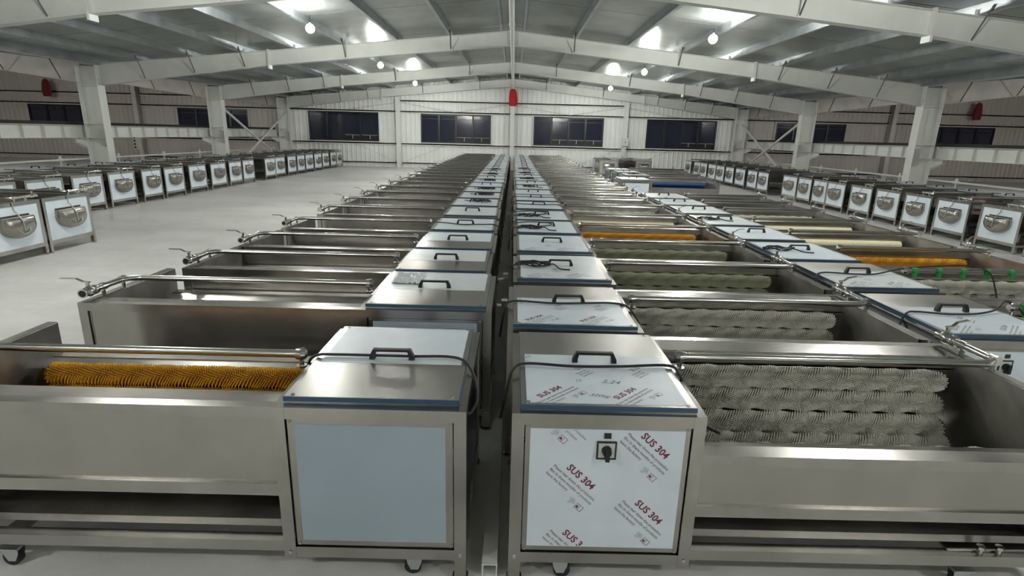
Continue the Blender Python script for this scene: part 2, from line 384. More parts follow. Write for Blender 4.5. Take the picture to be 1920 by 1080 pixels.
def rafter(s, y):
    sd = 'left' if s < 0 else 'right'
    r = thing('steel_rafter', 'white tapered roof rafter on the %s, %s' % (sd, raf_word(y)), 'rafter', (RX+s*6, y, rtop(RX+s*6)-.4), 0, 'rafters of the main span')
    ox, oy, oz = r.location
    bot = lambda d: rtop(RX+d)-.39 if d <= SPL else rtop(RX+d)-.39-.18*(d-SPL)/(11.9-SPL)
    top = lambda d: rtop(RX+d)
    X = lambda d: RX+s*d
    for nm, d0, d1 in (('ridge', .0, SPL), ('eave', SPL, 11.9)):
        b = MB(); b.prism([(X(d0), bot(d0)), (X(d1), bot(d1)), (X(d1), top(d1)), (X(d0), top(d0))], y-.005, y+.005, 'y')
        link('web', b.mesh('rafter_web', 'paint_white', off=r.location), r)
        for f0, f1, nm2 in ((bot, .012, 'bottom_flange'), (top, -.012, 'top_flange')):
            b = MB(); b.prism([(X(d0), f0(d0)), (X(d1), f0(d1)), (X(d1), f0(d1)+f1), (X(d0), f0(d0)+f1)], y-.1, y+.1, 'y')
            link(nm2, b.mesh(nm2, 'paint_white', off=r.location), r)
    for d in (.022, SPL):
        b = MB(); b.box(min(X(d-.02), X(d+.02)), max(X(d-.02), X(d+.02)), y-.11, y+.11, bot(d)-(.10 if d > 1 else .03), top(d)+(.03 if d > 1 else 0))
        if d > 1: b.prism([(X(d)-.02, bot(d)-.10), (X(d)+.02, bot(d)-.10), (X(d)+.02, bot(d)), (X(d)-.02, bot(d))], y-.115, y-.105, 'y')
        link('splice_plate', b.mesh('splice_plate', 'paint_white', off=r.location), r)
    for d in (1.75, 4.75, 7.65, 9.1, 10.55):
        b = MB(); p0 = Vector((X(d), y-.06, bot(d)+.03)); p1 = Vector((X(d-.02), y-.06-.36, top(d)+.10)); b.tube([p0, p1], .016, 4)
        p1b = Vector((X(d-.02), y+.06+.36, top(d)+.10)); b.tube([Vector((X(d), y+.06, bot(d)+.03)), p1b], .016, 4)
        link('fly_brace', b.mesh('fly_brace', 'galv_dark', off=r.location), r)
        b = MB(); b.box(X(d)-.03, X(d)+.03, y-.075, y-.055, bot(d)+.0, bot(d)+.06); link('brace_cleat', b.mesh('brace_cleat', 'paint_white', off=r.location), r)
    for d in PUR[1:-1]:
        b = MB(); b.box(X(d)-.05, X(d)+.05, y-.08, y-.072, top(d)-.01, top(d)+.09); link('purlin_cleat', b.mesh('purlin_cleat', 'paint_white', off=r.location), r)
for y in FR:
    for s in (-1, 1): rafter(s, y)
def outer_rafter(s, y):
    sd = 'left' if s < 0 else 'right'
    r = thing('outer_rafter', 'dim rafter beyond the %s columns, %s' % (sd, raf_word(y)), 'rafter', (RX+s*18, y, rtop(RX+s*18)-.4), 0, 'rafters of the outer spans')
    X = lambda d: RX+s*d
    top = lambda d: rtop(RX+d)-.0
    bot = lambda d: top(d)-(.56 if d < 12.3 else .56-.17*min(1, (d-12.3)/5))
    for (d0, d1) in ((12.45, 17.3), (17.3, 24.2)):
        b = MB(); b.prism([(X(d0), bot(d0)), (X(d1), bot(d1)), (X(d1), top(d1)), (X(d0), top(d0))], y-.005, y+.005, 'y'); link('web', b.mesh('rafter_web', 'paint_white_dim', off=r.location), r)
        b = MB(); b.prism([(X(d0), bot(d0)), (X(d1), bot(d1)), (X(d1), bot(d1)+.012), (X(d0), bot(d0)+.012)], y-.1, y+.1, 'y'); link('bottom_flange', b.mesh('bottom_flange', 'paint_white_dim', off=r.location), r)
    for d in (13.0, 14.6, 17.8):
        b = MB(); b.tube([(X(d), y-.06, bot(d)+.02), (X(d), y-.42, top(d)+.1)], .016, 4); link('fly_brace', b.mesh('fly_brace', 'rail_dark', off=r.location), r)
for y in FR[2:]:
    for s in (-1, 1): outer_rafter(s, y)

def crane_beam(s, k):
    y0, y1 = FR[k], FR[k+1]; x = (XL-.82) if s < 0 else (XR+.82); sd = 'left' if s < 0 else 'right'
    where = ['', '', 'in the bay nearest the camera', 'in the middle bay', 'in the bay by the gable wall'][k]
    c = thing('crane_beam', 'white crane runway beam with stiffeners on the %s, %s' % (sd, where), 'beam', (x, (y0+y1)/2, 1.46), 0, 'crane runway beams')
    h = (y1-y0)/2-.03
    b = MB(); b.box(-.006, .006, -h, h, .012, .35); link('web', b.mesh('beam_web', 'paint_white'), c)
    b = MB(); b.box(-.11, .11, -h, h, 0, .012); link('bottom_flange', b.mesh('beam_flange', 'paint_white'), c)
    b = MB(); b.box(-.13, .13, -h, h, .35, .362); link('top_flange', b.mesh('beam_flange', 'paint_white'), c)
    b = MB(); b.prism([(-.05, .362), (.05, .362), (.03, .375), (.012, .38), (.012, .41), (.03, .42), (.03, .45), (-.03, .45), (-.03, .42), (-.012, .41), (-.012, .38), (-.03, .375)], -h, h, 'y')
    link('rail', b.mesh('crane_rail', 'rail_dark'), c)
    n = 10
    for i in range(n+1):
        yy = -h+.04+(2*h-.08)*i/n
        b = MB(); b.box(-.1, .1, yy-.006, yy+.006, .012, .35); link('stiffener', b.mesh('beam_stiffener', 'paint_white'), c)
for s in (-1, 1):
    for k in (2, 3, 4): crane_beam(s, k)
# cross braces between the last two columns
for s in (-1, 1):
    x = XL-.2 if s < 0 else XR+.2; sd = 'left' if s < 0 else 'right'
    c = thing('cross_brace', 'white X-shaped wall brace between the two farthest columns on the %s' % sd, 'brace', (x, 27.6, 1.4), 0, 'X braces')
    for (ya, yb, dx) in ((24.35, 30.8, 0), (30.8, 24.35, .09)):
        b = MB(); b.tube([(dx, ya-27.6, 2.66-1.4), (dx, yb-27.6, .0-1.4)], .05, 8); link('diagonal', b.mesh('diagonal', 'paint_white'), c)
# gable posts
for x, lb in ((-6.2, 'between the two left-hand windows'), (-.1, 'at the middle below the red cloth'), (5.95, 'carrying a small electric box'), (-20.1, 'in the dim span at far left'), (20.2, 'in the dim span at far right')):
    dim_span = abs(x) > 12
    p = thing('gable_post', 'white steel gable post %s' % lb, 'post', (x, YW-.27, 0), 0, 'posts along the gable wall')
    mt = 'paint_white_dim' if dim_span else 'paint_white'; zt = rtop(x)-.455
    b = MB(); b.box(-.11, .11, -.13, -.118, 0.01, zt); link('front_flange', b.mesh('post_flange', mt), p)
    b = MB(); b.box(-.11, .11, .118, .13, 0.01, zt); link('rear_flange', b.mesh('post_flange', mt), p)
    b = MB(); b.box(-.005, .005, -.118, .118, 0.01, zt); link('web', b.mesh('post_web', mt), p)
    b = MB(); b.box(-.16, .16, -.16, .16, 0, .012); link('base_plate', b.mesh('post_base', mt), p)
eb = thing('electric_box', 'small grey-white electric box on the right gable post', 'electric box', (5.95, YW-.45, 1.42))
link('body', MB().box(-.17, .17, -.1, .05, 0, .42).mesh('box_body', 'grey_plate'), eb)
link('door', MB().box(-.15, .15, -.115, -.1, .02, .40).mesh('box_door', 'grey_plate'), eb)
link('lock', MB().box(-.02, .02, -.125, -.115, .17, .23).mesh('box_lock', 'plastic_black'), eb)
link('conduit', MB().box(-.03, .03, -.06, 0, -.5, 0).mesh('conduit', 'grey_plate'), eb)
cb = thing('control_plate', 'grey wall plate with four dark knobs at far left', 'control plate', (-20.35, YW-.43, .95))
link('plate', MB().box(-.12, .35, -.02, .02, -.35, .42).mesh('control_body', 'paint_white_dim'), cb)
for k in range(4):
    b = MB(); b.tube([(0, -.02, -.24+.17*k), (0, -.06, -.24+.17*k)], .05, 10); link('knob', b.mesh('control_knob', 'rail_dark'), cb)
# red cloths hung below the ridges
for x, lb, mt in ((RX, 'bright red folded cloth hanging at top of middle gable post', 'red_cloth'), (-24.45, 'red cloth toned darker for the dim span, hanging at far left', 'red_dim'), (24.3, 'red cloth toned darker for the dim span, hanging at far right', 'red_dim')):
    z1 = 4.16 if abs(x) < 1 else 4.05
    c = thing('red_cloth', lb, 'cloth', (x, YW-.62, z1-.85), 0, 'red cloths')
    V = []; Fc = []; n = 28; rows = 9
    for j in range(rows):
        t = j/(rows-1); hw = .13+.075*math.sin(min(1, t*1.5)*math.pi/2)-(.03*max(0, t-.8)/.2)-(.05 if j == 0 else 0)
        for k in range(n):
            a = 2*math.pi*k/n; rr = 1+.18*math.sin(5*a+t*2)
            V.append((hw*rr*math.cos(a), .55*hw*rr*math.sin(a), .85*(1-t)))
    for j in range(rows-1):
        for k in range(n): Fc.append((j*n+k, j*n+(k+1) % n, (j+1)*n+(k+1) % n, (j+1)*n+k))
    Fc += [tuple(range(n)), tuple(range((rows-1)*n, rows*n))]
    b = MB(); b._add(V, Fc); link('folds', b.mesh('cloth_folds', mt, True), c)
    b = MB(); b.tube([(0, 0, .84), (0, .1, .95)], .012, 6); link('tie', b.mesh('cloth_tie', mt), c)
# water pipes beyond the columns
for s in (-1, 1):
    x = -12.72 if s < 0 else 12.52; sd = 'left' if s < 0 else 'right'
    p = thing('water_pipe', 'long thin white pipe running along the hall behind the %s machines' % sd, 'pipe', (x, 20, 0))
    b = MB(); b.tube([(0, -12, .86), (0, 10.6, .86)], .028, 8); link('run', b.mesh('pipe_run', 'paint_white'), p)
    for k in range(10):
        yy = -11.2+k*2.4
        b = MB(); b.tube([(0, yy-.07, .86), (0, yy+.07, .86)], .045, 8); b.tube([(0, yy, .86), (0, yy, .97)], .03, 8); link('tee_joint', b.mesh('tee_joint', 'paint_white'), p)
        b = MB(); b.tube([(0, yy, .0), (0, yy, .83)], .02, 6); link('stand', b.mesh('pipe_stand', 'paint_white_dim'), p)
rp = thing('ridge_pipe', 'white pipe running along under the ridge of the roof', 'pipe', (RX, 17, 4.18))
b = MB(); b.tube([(0, -16, 0), (0, 13.6, 0)], .055, 12); link('run', b.mesh('ridge_run', 'paint_white', True), rp)
for y in (-3.7, 3.3, 10.2):
    b = MB(); b.tube([(0, y-.06, 0), (0, y+.06, 0)], .07, 12); link('coupling', b.mesh('ridge_coupling', 'paint_white', True), rp)
for y in FR[1:]:
    b = MB(); b.box(-.012, .012, y-17-.02, y-17+.02, .05, .059); link('hanger', b.mesh('ridge_hanger', 'galv'), rp)
# white square tube lying in the gap between the two middle rows
t = thing('square_tube', 'long white square steel tube lying in gap between middle rows', 'tube', (-.06, 2.0, 0))
b = MB(); a, i_ = .033, .028
for (y0, y1) in ((0, 1.0), (1.005, 12)):
    b.box(-a, -i_, y0, y1, 0, .066); b.box(i_, a, y0, y1, 0, .066); b.box(-i_, i_, y0, y1, 0, .005); b.box(-i_, i_, y0, y1, .061, .066)
link('wall', b.mesh('tube_wall', 'paint_white'), t)

# ---- bulbs
def bulb(x, y, z, lb, pw=1.):
    t = thing('light_bulb', lb, 'bulb', (x, y, z), 0, 'bulbs under the roof')
    zr = rtop(x)-z
    b = MB(); b.tube([(0, 0, .10), (0, 0, zr)], .006, 6); link('cord', b.mesh('bulb_cord', 'plastic_black'), t)
    b = MB(); b.tube([(0, 0, .06), (0, 0, .12)], [.03, .022], 10); link('socket', b.mesh('bulb_socket', 'socket_white', True), t)
    b = MB(); b.sphere((0, 0, 0), .095, 14, 9); link('globe', b.mesh('bulb_globe', 'bulb_glow', True), t)
    ld = bpy.data.lights.new('bulb_light', 'POINT'); ld.energy = LAMP_W*pw; ld.color = (.985, 1., .945); ld.shadow_soft_size = .105
    lo = bpy.data.objects.new('bulb_light', ld); COL.objects.link(lo); lo.parent = t
BY = [-7.7, -.8, 6.2, 13.2, 19.85, 26.6]
for k, y in enumerate(BY):
    for s in (-1, 1):
        x = -4.5 if s < 0 else 4.3
        wd = ['far behind the camera', 'just behind the camera', 'above the near machines', 'nearest in view', 'middle of three', 'nearest the gable wall'][k]
        bulb(x, y if k != 1 else -1.5, 3.98, 'glowing bulb hanging under the %s roof slope, %s' % ('left' if s < 0 else 'right', wd), .8 if k < 2 else 1.)

for s in (-1, 1):  # bulbs added out of view to lift the light in the outer spans
    for k, y in enumerate((-.8, 6.2, 13.2, 19.85)):
        bulb(s*20.4, y, 3.9, 'added fill bulb out of view in the %s neighbouring span, %s from the front wall' % ('left' if s < 0 else 'right', ORD[k]), 1.25)

# ================================================================== MACHINES
LX, CW, D = 2.38, .77, .92
OFF = (LX/2, D/2, 0)
CACHE = {}
def part(key, fn, mats, smooth=False):
    if key not in CACHE:
        b = MB(); fn(b); CACHE[key] = b.mesh(key, mats, smooth, OFF)
    return CACHE[key]
T = .05
def f_post(x0, y0, z0, z1):
    def g(b):
        b.box(x0, x0+T, y0, y0+T, z0, z1)
    return g
def f_foot(x0, y0):
    def g(b): b.tube([(x0+T/2, y0+T/2, 0), (x0+T/2, y0+T/2, .012)], .035, 10); b.tube([(x0+T/2, y0+T/2, .012), (x0+T/2, y0+T/2, .03)], .014, 8)
    return g
def f_cab_frame(b):
    z0, z1 = .75, .80
    b.box(T, CW-T, 0.001, T, z0, z1); b.box(T, CW-T, D-T, D-.001, z0, z1); b.box(.001, T, T-.001, D-T+.001, z0, z1); b.box(CW-T, CW-.001, T-.001, D-T+.001, z0, z1)
def f_cab_base(b):
    z0, z1 = .10, .15
    b.box(T, CW-T, 0.001, T, z0, z1); b.box(T, CW-T, D-T, D-.001, z0, z1); b.box(.001, T, T-.001, D-T+.001, z0, z1); b.box(CW-T, CW-.001, T-.001, D-T+.001, z0, z1)
def f_rim_high(b):
    b.box(CW, LX-T, D-T, D, .75, .80)
    b.strip([(D-T+.002, .799), (D-.165, .788), (D-.172, .78), (D-.175, .725)], CW, LX-T-.01, 'x', .003)
def f_rim_low(b):
    b.box(CW, LX-T, .002, T, .585, .625)
    b.box(CW, LX-T, 0, .08, .625, .632)
    b.strip([(.165, .60), (.079, .627)], CW, LX-T-.01, 'x', .003)
def f_side_high(b): b.box(CW, LX-T, D-.018, D-.012, .455, .752)
def f_side_low(b): b.box(CW, LX-T, .012, .018, .395, .587)
def f_beam_high(b): b.box(CW, LX-T, D-T, D, .40, .455)
def f_beam_low(b): b.box(CW, LX-T, 0, T, .345, .395)
def f_rail_low(y0):
    def g(b): b.box(CW, LX-T, y0, y0+T, .13, .18)
    return g
def f_cross(b): b.box(LX-.45, LX-.45+T, T, D-T, .135, .175)
def f_shelf_plate(b): b.box(LX-.50, LX-.10, .03, .20, .182, .188)
def f_shelf_bolt(x):
    def g(b): b.tube([(x, .02, .18), (x, .02, .205)], .012, 8); b.tube([(x, .02, .205), (x, .02, .218)], .018, 6)
    return g
def f_liner(b):
    pts = [(.725, .72), (.735, .62)]
    for k in range(0, 13):
        a = math.radians(8-k*(196/12)); pts.append((.45+.29*math.cos(a), .56+.29*math.sin(a)))
    pts.append((.16, .60)); b.strip(pts, CW+.006, LX-T-.012, 'x', .004)
def f_end_inner(b): b.box(LX-T-.012, LX-T-.006, .01, D-.01, .18, .80)
def f_end_top(b): b.box(LX-T, LX, T, D-T, .75, .80)
def f_end_low(b): b.box(LX-T, LX, T, D-T, .125, .18)
def f_cab_inner(b): b.box(CW+.001, CW+.006, .05, D-.05, .15, .795)
def outline(hw=.27, zt=.612, zc=.50, zb=.32, cy=.46):
    p = [(cy-hw*.95, zt)]
    for k in range(0, 17):
        a = math.pi+math.pi*k/16; p.append((cy+hw*math.cos(a), zc+(zc-zb)*math.sin(a)))
    p.append((cy+hw*.95, zt)); return p
def f_end_panel(b): b.box(LX-.014, LX-.008, .05, D-.05, .18, .75)
def f_door(b):
    """D-shaped outlet door: bulged shell standing proud of the end panel"""
    o = outline(); n = len(o); V = []; cy, cz = .46, .47
    rings = ((1., LX-.008), (1., LX+.05), (.93, LX+.078), (.75, LX+.098), (.45, LX+.110), (.15, LX+.114))
    for sc, x in rings: V += [(x, cy+(p[0]-cy)*sc, cz+(p[1]-cz)*sc) for p in o]
    Fc = [(r*n+k, r*n+(k+1) % n, (r+1)*n+(k+1) % n, (r+1)*n+k) for r in range(len(rings)-1) for k in range(n)]
    Fc += [tuple(range(n)), tuple(range((len(rings)-1)*n, len(rings)*n))]
    b._add(V, Fc)
def f_slot(b): b.box(LX-.008, LX-.005, .46-.25, .46+.25, .612, .63)
def f_gate_rod(b): b.tube([(LX+.118, .46, .42), (LX+.115, .46, .56), (LX+.07, .46, .63), (LX+.012, .46, .70), (LX+.008, .46, .80)], .008, 6); b.tube(smooth_path([(LX+.09, .34, .50), (LX+.12, .38, .42), (LX+.125, .46, .39), (LX+.12, .54, .42), (LX+.09, .58, .50)], 4), .007, 6)
def f_tray(b):
    b.strip([(.055, .243), (.058, .205), (.86, .205), (.863, .243)], CW, LX-T-.02, 'x', .003)
def f_pipe(b):
    x1 = LX-.035
    b.tube([(CW+.03, .5, .855), (x1-.1, .5, .855)]+[(x1-.1+.1*math.sin(a), .6-.1*math.cos(a), .855) for a in (.3, .6, .9, 1.25, 1.57)]+[(x1, .80, .855)], .019, 10)
def f_pipe_cap(b):
    b.tube([(CW+.005, .5, .855), (CW+.02, .5, .855), (CW+.02, .5, .855), (CW+.05, .5, .855)], [.02, .032, .032, .026], 10)
    b.tube([(CW+.03, .5, .855), (CW+.03, .5, .795)], .012, 8); b.tube([(CW+.03, .5, .80), (CW+.03, .5, .79)], .025, 8)
def f_stub(y):
    def g(b): x1 = LX-.035; b.tube([(x1, y, .85), (x1, y, .80)], .014, 8); b.tube([(x1, y-.02, .855), (x1, y+.02, .855)], .025, 10)
    return g
def f_valve(b):
    x1 = LX-.035
    b.tube([(x1, .79, .855), (x1, .80, .855), (x1, .82, .855), (x1, .825, .855), (x1, .845, .855), (x1, .86, .855), (x1, .875, .855), (x1, .89, .855), (x1, .914, .855)],
           [.022, .03, .03, .022, .032, .034, .032, .024, .03], 10)
    b.tube([(x1, .86, .88), (x1, .86, .915)], .012, 8)
def f_valve_lever(b):
    x1 = LX-.035; a, c = [(x1-.014, .86, .913), (x1+.02, .863, .916), (x1+.05, .872, .936), (x1+.125, .895, .942)], .011
    V = [(p[0], p[1]+d, p[2]+e) for p in a for (d, e) in ((-c, 0), (c, 0), (c, .005), (-c, .005))]
    Fc = [(4*k+q, 4*k+(q+1) % 4, 4*k+4+(q+1) % 4, 4*k+4+q) for k in range(3) for q in range(4)]+[(0, 1, 2, 3), (12, 13, 14, 15)]
    b._add(V, Fc)
def f_valve_bore(b): x1 = LX-.035; b.tube([(x1, .9135, .855), (x1, .9165, .855)], .021, 10)
LZ = .826
def f_lid(b): b.box(.035, .735, .03, .87, .801, LZ)
def f_lid_edge(b):
    for (x0, x1, y0, y1) in ((.033, .737, .0275, .03), (.033, .737, .87, .8725), (.0325, .035, .0275, .8725), (.735, .7375, .0275, .8725)): b.box(x0, x1, y0, y1, .8045, LZ-.002)
def f_lid_film(y0, y1):
    def g(b): b.box(.058, .705, y0, y1, LZ, LZ+.0012)
    return g
def f_handle(b):
    cx, cy = .385, .47; w_, h_ = .105, .052
    for sx in (-1, 1):
        b.prism([(cx+sx*w_, LZ), (cx+sx*(w_-.002), LZ+.02), (cx+sx*(w_-.018), LZ+h_), (cx+sx*(w_-.034), LZ+h_), (cx+sx*(w_-.026), LZ+.02), (cx+sx*(w_-.026), LZ)], cy-.013, cy+.013, 'y')
    b.box(cx-w_+.02, cx+w_-.02, cy-.011, cy+.011, LZ+h_-.012, LZ+h_)
def f_screws(pts):
    def g(b):
        for (x, y, z, ax) in pts:
            d = {'y': (0, -1, 0), 'Y': (0, 1, 0), 'z': (0, 0, 1)}[ax]
            b.tube([(x, y, z), (x+d[0]*.003, y+d[1]*.003, z+d[2]*.003)], .008, 8)
    return g
def f_screw(x, y, z, ax): return f_screws([(x, y, z, ax)])
def f_front_panel(b): b.box(.055, .715, .010, .014, .155, .745)
def f_front_film(b): b.box(.075, .695, .0085, .010, .178, .732)
def f_back_panel(b): b.box(.055, .715, D-.014, D-.010, .155, .745)
def f_back_film(b): b.box(.085, .688, D-.010, D-.0085, .18, .725)
def f_gap_panel(b): b.box(.010, .014, .055, D-.055, .155, .745)
def f_gap_film(b): b.box(.0085, .010, .075, D-.075, .18, .73)
def f_switch_plate(b): b.box(.345, .42, .003, .0085, .605, .68)
def f_switch_border(b):
    for (x0, x1, z0, z1) in ((.343, .422, .603, .609), (.343, .422, .676, .682), (.343, .349, .609, .676), (.416, .422, .609, .676)): b.box(x0, x1, .001, .0085, z0, z1)
def f_knob(b):
    b.tube([(.3825, .003, .643), (.3825, -.022, .643)], [.021, .017], 14); b.box(.3745, .3905, -.034, -.0, .612, .665)
def f_rocker(b): b.box(.37, .398, .004, .0085, .695, .718)
def f_caster(x, y):
    def g(b):
        b.box(x-.042, x+.042, y-.036, y+.036, .093, .0995)
        b.box(x-.034, x+.034, y-.022, y+.022, .08, .094)
        for sy in (-1, 1): b.prism([(x-.034, .092), (x+.034, .092), (x+.03, .06), (x+.016, .028), (x-.016, .028), (x-.03, .06)], y+sy*.018, y+sy*.022, 'y')
    return g
def f_wheel(x, y):
    def g(b): b.tube([(x+.008, y-.014, .037), (x+.008, y+.014, .037)], .037, 16)
    return g
ROLL = [(.69, .675), (.685, .557), (.638, .448), (.55, .372), (.435, .352), (.32, .398), (.245, .488), (.222, .600)]
def roller_mesh(mat, fine):
    """bristle roller along x about the local origin: core and helical rows of tufts"""
    key = 'bristles_%s_%d' % (mat, fine)
    if key in CACHE: return CACHE[key]
    L0, L1 = CW+.03-OFF[0], LX-T-.10-OFF[0]; b = MB()
    wav = 0 if mat in ('brush_orange', 'brush_blue', 'brush_cream') else .0048
    rad = lambda x, a: (.056 if mat == 'brush_grey' else .0545)+wav*math.sin(2*math.pi*x/.16+2*a)
    if fine:
        n, s = 72, 26
        V = []
        for i in range(n+1):
            x = L0+(L1-L0)*i/n
            V += [(x, (rad(x, 2*math.pi*k/s)-.014)*math.cos(2*math.pi*k/s), (rad(x, 2*math.pi*k/s)-.014)*math.sin(2*math.pi*k/s)) for k in range(s)]
        Fc = [(i*s+k, i*s+(k+1) % s, (i+1)*s+(k+1) % s, (i+1)*s+k) for i in range(n) for k in range(s)]
        b.mi = 1; b._add(V, Fc)
        rng = random.Random(3); NX, NA = 145, 34; h = .0032; b.mi = 0
        if not wav: NX, NA, h = 105, 24, .0037
        for i in range(NX):
            for k in range(NA):
                x = L0+.01+(L1-L0-.02)*(i+.5*(k % 2))/NX; a = 2*math.pi*k/NA+.55*x/.1
                r1 = rad(x, a)+rng.uniform(-.001, .0025); r0 = r1-.024
                ca, sa = math.cos(a), math.sin(a); lean = .006*math.sin(2*math.pi*x/.16+2*a)
                tip = (x+lean, r1*ca, r1*sa); V = []
                for (dx, dt) in ((-h, -h), (h, -h), (h, h), (-h, h)): V.append((x+dx, r0*ca-dt*sa, r0*sa+dt*ca))
                V2 = []
                for (dx, dt) in ((-h*.6, -h*.6), (h*.6, -h*.6), (h*.6, h*.6), (-h*.6, h*.6)): V2.append((tip[0]+dx, tip[1]-dt*sa, tip[2]+dt*ca))
                b._add(V+V2, [(4, 5, 6, 7), (0, 1, 5, 4), (1, 2, 6, 5), (2, 3, 7, 6), (3, 0, 4, 7)])
    else:
        n, s = 60, 14; V = []
        for i in range(n+1):
            x = L0+(L1-L0)*i/n
            V += [(x, rad(x, 2*math.pi*k/s)*math.cos(2*math.pi*k/s), rad(x, 2*math.pi*k/s)*math.sin(2*math.pi*k/s)) for k in range(s)]
        b._add(V, [(i*s+k, i*s+(k+1) % s, (i+1)*s+(k+1) % s, (i+1)*s+k) for i in range(n) for k in range(s)]+[tuple(range(s)), tuple(range(n*s, n*s+s))])
    CACHE[key] = b.mesh(key, [mat, 'brush_core_orange' if mat == 'brush_orange' else 'brush_core'], not fine); return CACHE[key]

# printed marks on the protective film
def print_mesh(key, items, to3d):
    """items: (text, u, v, angle, size, material index, bold, shear); to3d(u, v) -> local point"""
    if key in CACHE: return CACHE[key]
    b = MB()
    for (s, u, v, ang, size, mi, bold, shear) in items:
        if s is None:
            b.mi = 1; k = size; V = []; Fc = []
            for cx, cy in ((0, .004), (.013, .006), (.007, -.006), (.019, -.004), (.003, -.014)):
                n0 = len(V); V += [((cx+.006*r*math.cos(t*.7854))*k, (cy+.006*r*math.sin(t*.7854))*k) for r in (1, .7) for t in range(8)]
                Fc += [(n0+t, n0+(t+1) % 8, n0+8+(t+1) % 8, n0+8+t) for t in range(8)]
            ca, sa = math.cos(ang), math.sin(ang); T2 = lambda p: to3d(u+p[0]*ca-p[1]*sa, v+p[0]*sa+p[1]*ca)
            b._add([T2(p) for p in V], Fc); b.mi = mi
            x0, y0, w_, h_ = .034*k, -.018*k, .036*k, .026*k; t = .0018*k
            for (xa, xb, ya, yb) in ((x0, x0+w_, y0, y0+t), (x0, x0+w_, y0+h_-t, y0+h_), (x0, x0+t, y0, y0+h_), (x0+w_-t, x0+w_, y0, y0+h_), (x0+w_*.5, x0+w_*.5+t, y0, y0+h_)):
                b._add([T2(p) for p in ((xa, ya), (xb, ya), (xb, yb), (xa, yb))], [(0, 1, 2, 3)])
            b._add([T2(p) for p in ((x0+.003*k, y0+.006*k), (x0+.016*k, y0+.006*k), (x0+.014*k, y0+.013*k), (x0+.008*k, y0+.02*k), (x0+.004*k, y0+.012*k))], [(0, 1, 2, 3, 4)])
            continue
        V, Fc = text_verts(s, size, shear, bold); ca, sa = math.cos(ang), math.sin(ang); b.mi = mi
        b._add([to3d(u+p[0]*ca-p[1]*sa, v+p[0]*sa+p[1]*ca) for p in V], Fc)
    me = bpy.data.meshes.new(key); me.from_pydata([(p[0]-OFF[0], p[1]-OFF[1], p[2]) for p in b.v], [], b.f)
    for m in ('ink_red', 'ink_grey', 'ink_pen'): me.materials.append(MATS[m])
    me.polygons.foreach_set('material_index', b.m); CACHE[key] = me; return me
LINES = ['Please tear down the protective', 'film in there months of products', 'leave the factory']
def block(u, v, ang, k=1., clip=None, grey=False):
    """one printed block; (u, v) start of the big lettering's baseline, ang its direction"""
    ca, sa = math.cos(ang), math.sin(ang)
    P = lambda a, c: (u+a*ca-c*sa, v+a*sa+c*ca)
    mi = 1 if grey else 0
    big = 'SUS 304' if clip is None else 'SUS 304'[:clip]
    out = [(big, *P(0, 0), ang, .043*k, mi, .0011, 0)]
    for i, s in enumerate(LINES):
        s2 = s if clip is None else s[:clip*3]
        out.append((s2, *P(-.045*k, -.030*k-.022*k*i), ang, .0182*k, 1, .0005, 0))
    if clip is None:
        out.append((None, *P(.118*k, -.088*k), ang, k, mi, 0, 0))
    return out
def front_print():
    A = -math.radians(43); it = []
    it += block(.515, .705, A); it += block(.225, .555, A); it += block(.515, .395, A); it += block(.222, .243, A, 1, 5)
    it += [('protective', .245, .73, A, .0165, 1, .0003, 0), ('products', .215, .722, A, .0165, 1, .0003, 0), (None, .17, .725, A, 1., 0, 0, 0)]
    return print_mesh('front_print', it, lambda u, v: (min(max(u, .078), .692), .0078, min(max(v, .182), .729)))
def lid_print(hand=True):
    A = math.radians(45); it = []
    it += block(.115, .085, A, .95); it += block(.43, .085, A, .95)
    it += block(.30, .37, A, .85, 4, True); it += block(.55, .37, A, .85, 4, True); it += block(.06, .49, A, .85, 2, True)
    if hand: it += [('320kg', .315, .115, -.2, .034, 2, 0, .45), ('5.24', .385, .245, -.18, .045, 2, 0, .4), ('15', .27, .245, .2, .03, 2, 0, .5)]
    return print_mesh('lid_print_%d' % hand, it, lambda u, v: (min(max(u, .062), .70), min(max(v, .037), .545), LZ+.002))
def lid_print_end():
    A = math.radians(45); it = block(.12, .08, A, .9) + block(.42, .10, A, .9) + block(.32, .30, A, .85, 4, True)
    return print_mesh('lid_print_b', [(s, u, v, a, z, 1 if m == 0 else m, bo, sh) for (s, u, v, a, z, m, bo, sh) in it], lambda u, v: (min(max(u, .062), .70), min(max(v, .037), .545), LZ+.002))

CORDS = {}
def cord(root, key, pts, r=.0065):
    b = MB(); b.tube(smooth_path(pts, 8), r, 7); link('power_cord', b.mesh('power_cord', 'rubber', True, OFF), root)
def coil(root, x, y, z, seed):
    rng = random.Random(seed); pts = []
    for k in range(26):
        a = k*.75+rng.uniform(-.2, .2); R1, R2 = rng.uniform(.10, .16), rng.uniform(.03, .07)
        pts.append((x+R1*math.cos(a), y+R2*math.sin(a), z+.012+.012*(k % 3)))
    pts += [(x+.2, y-.1, z+.01), (x+.28, y-.13, z+.01)]
    cord(root, None, pts, .006)

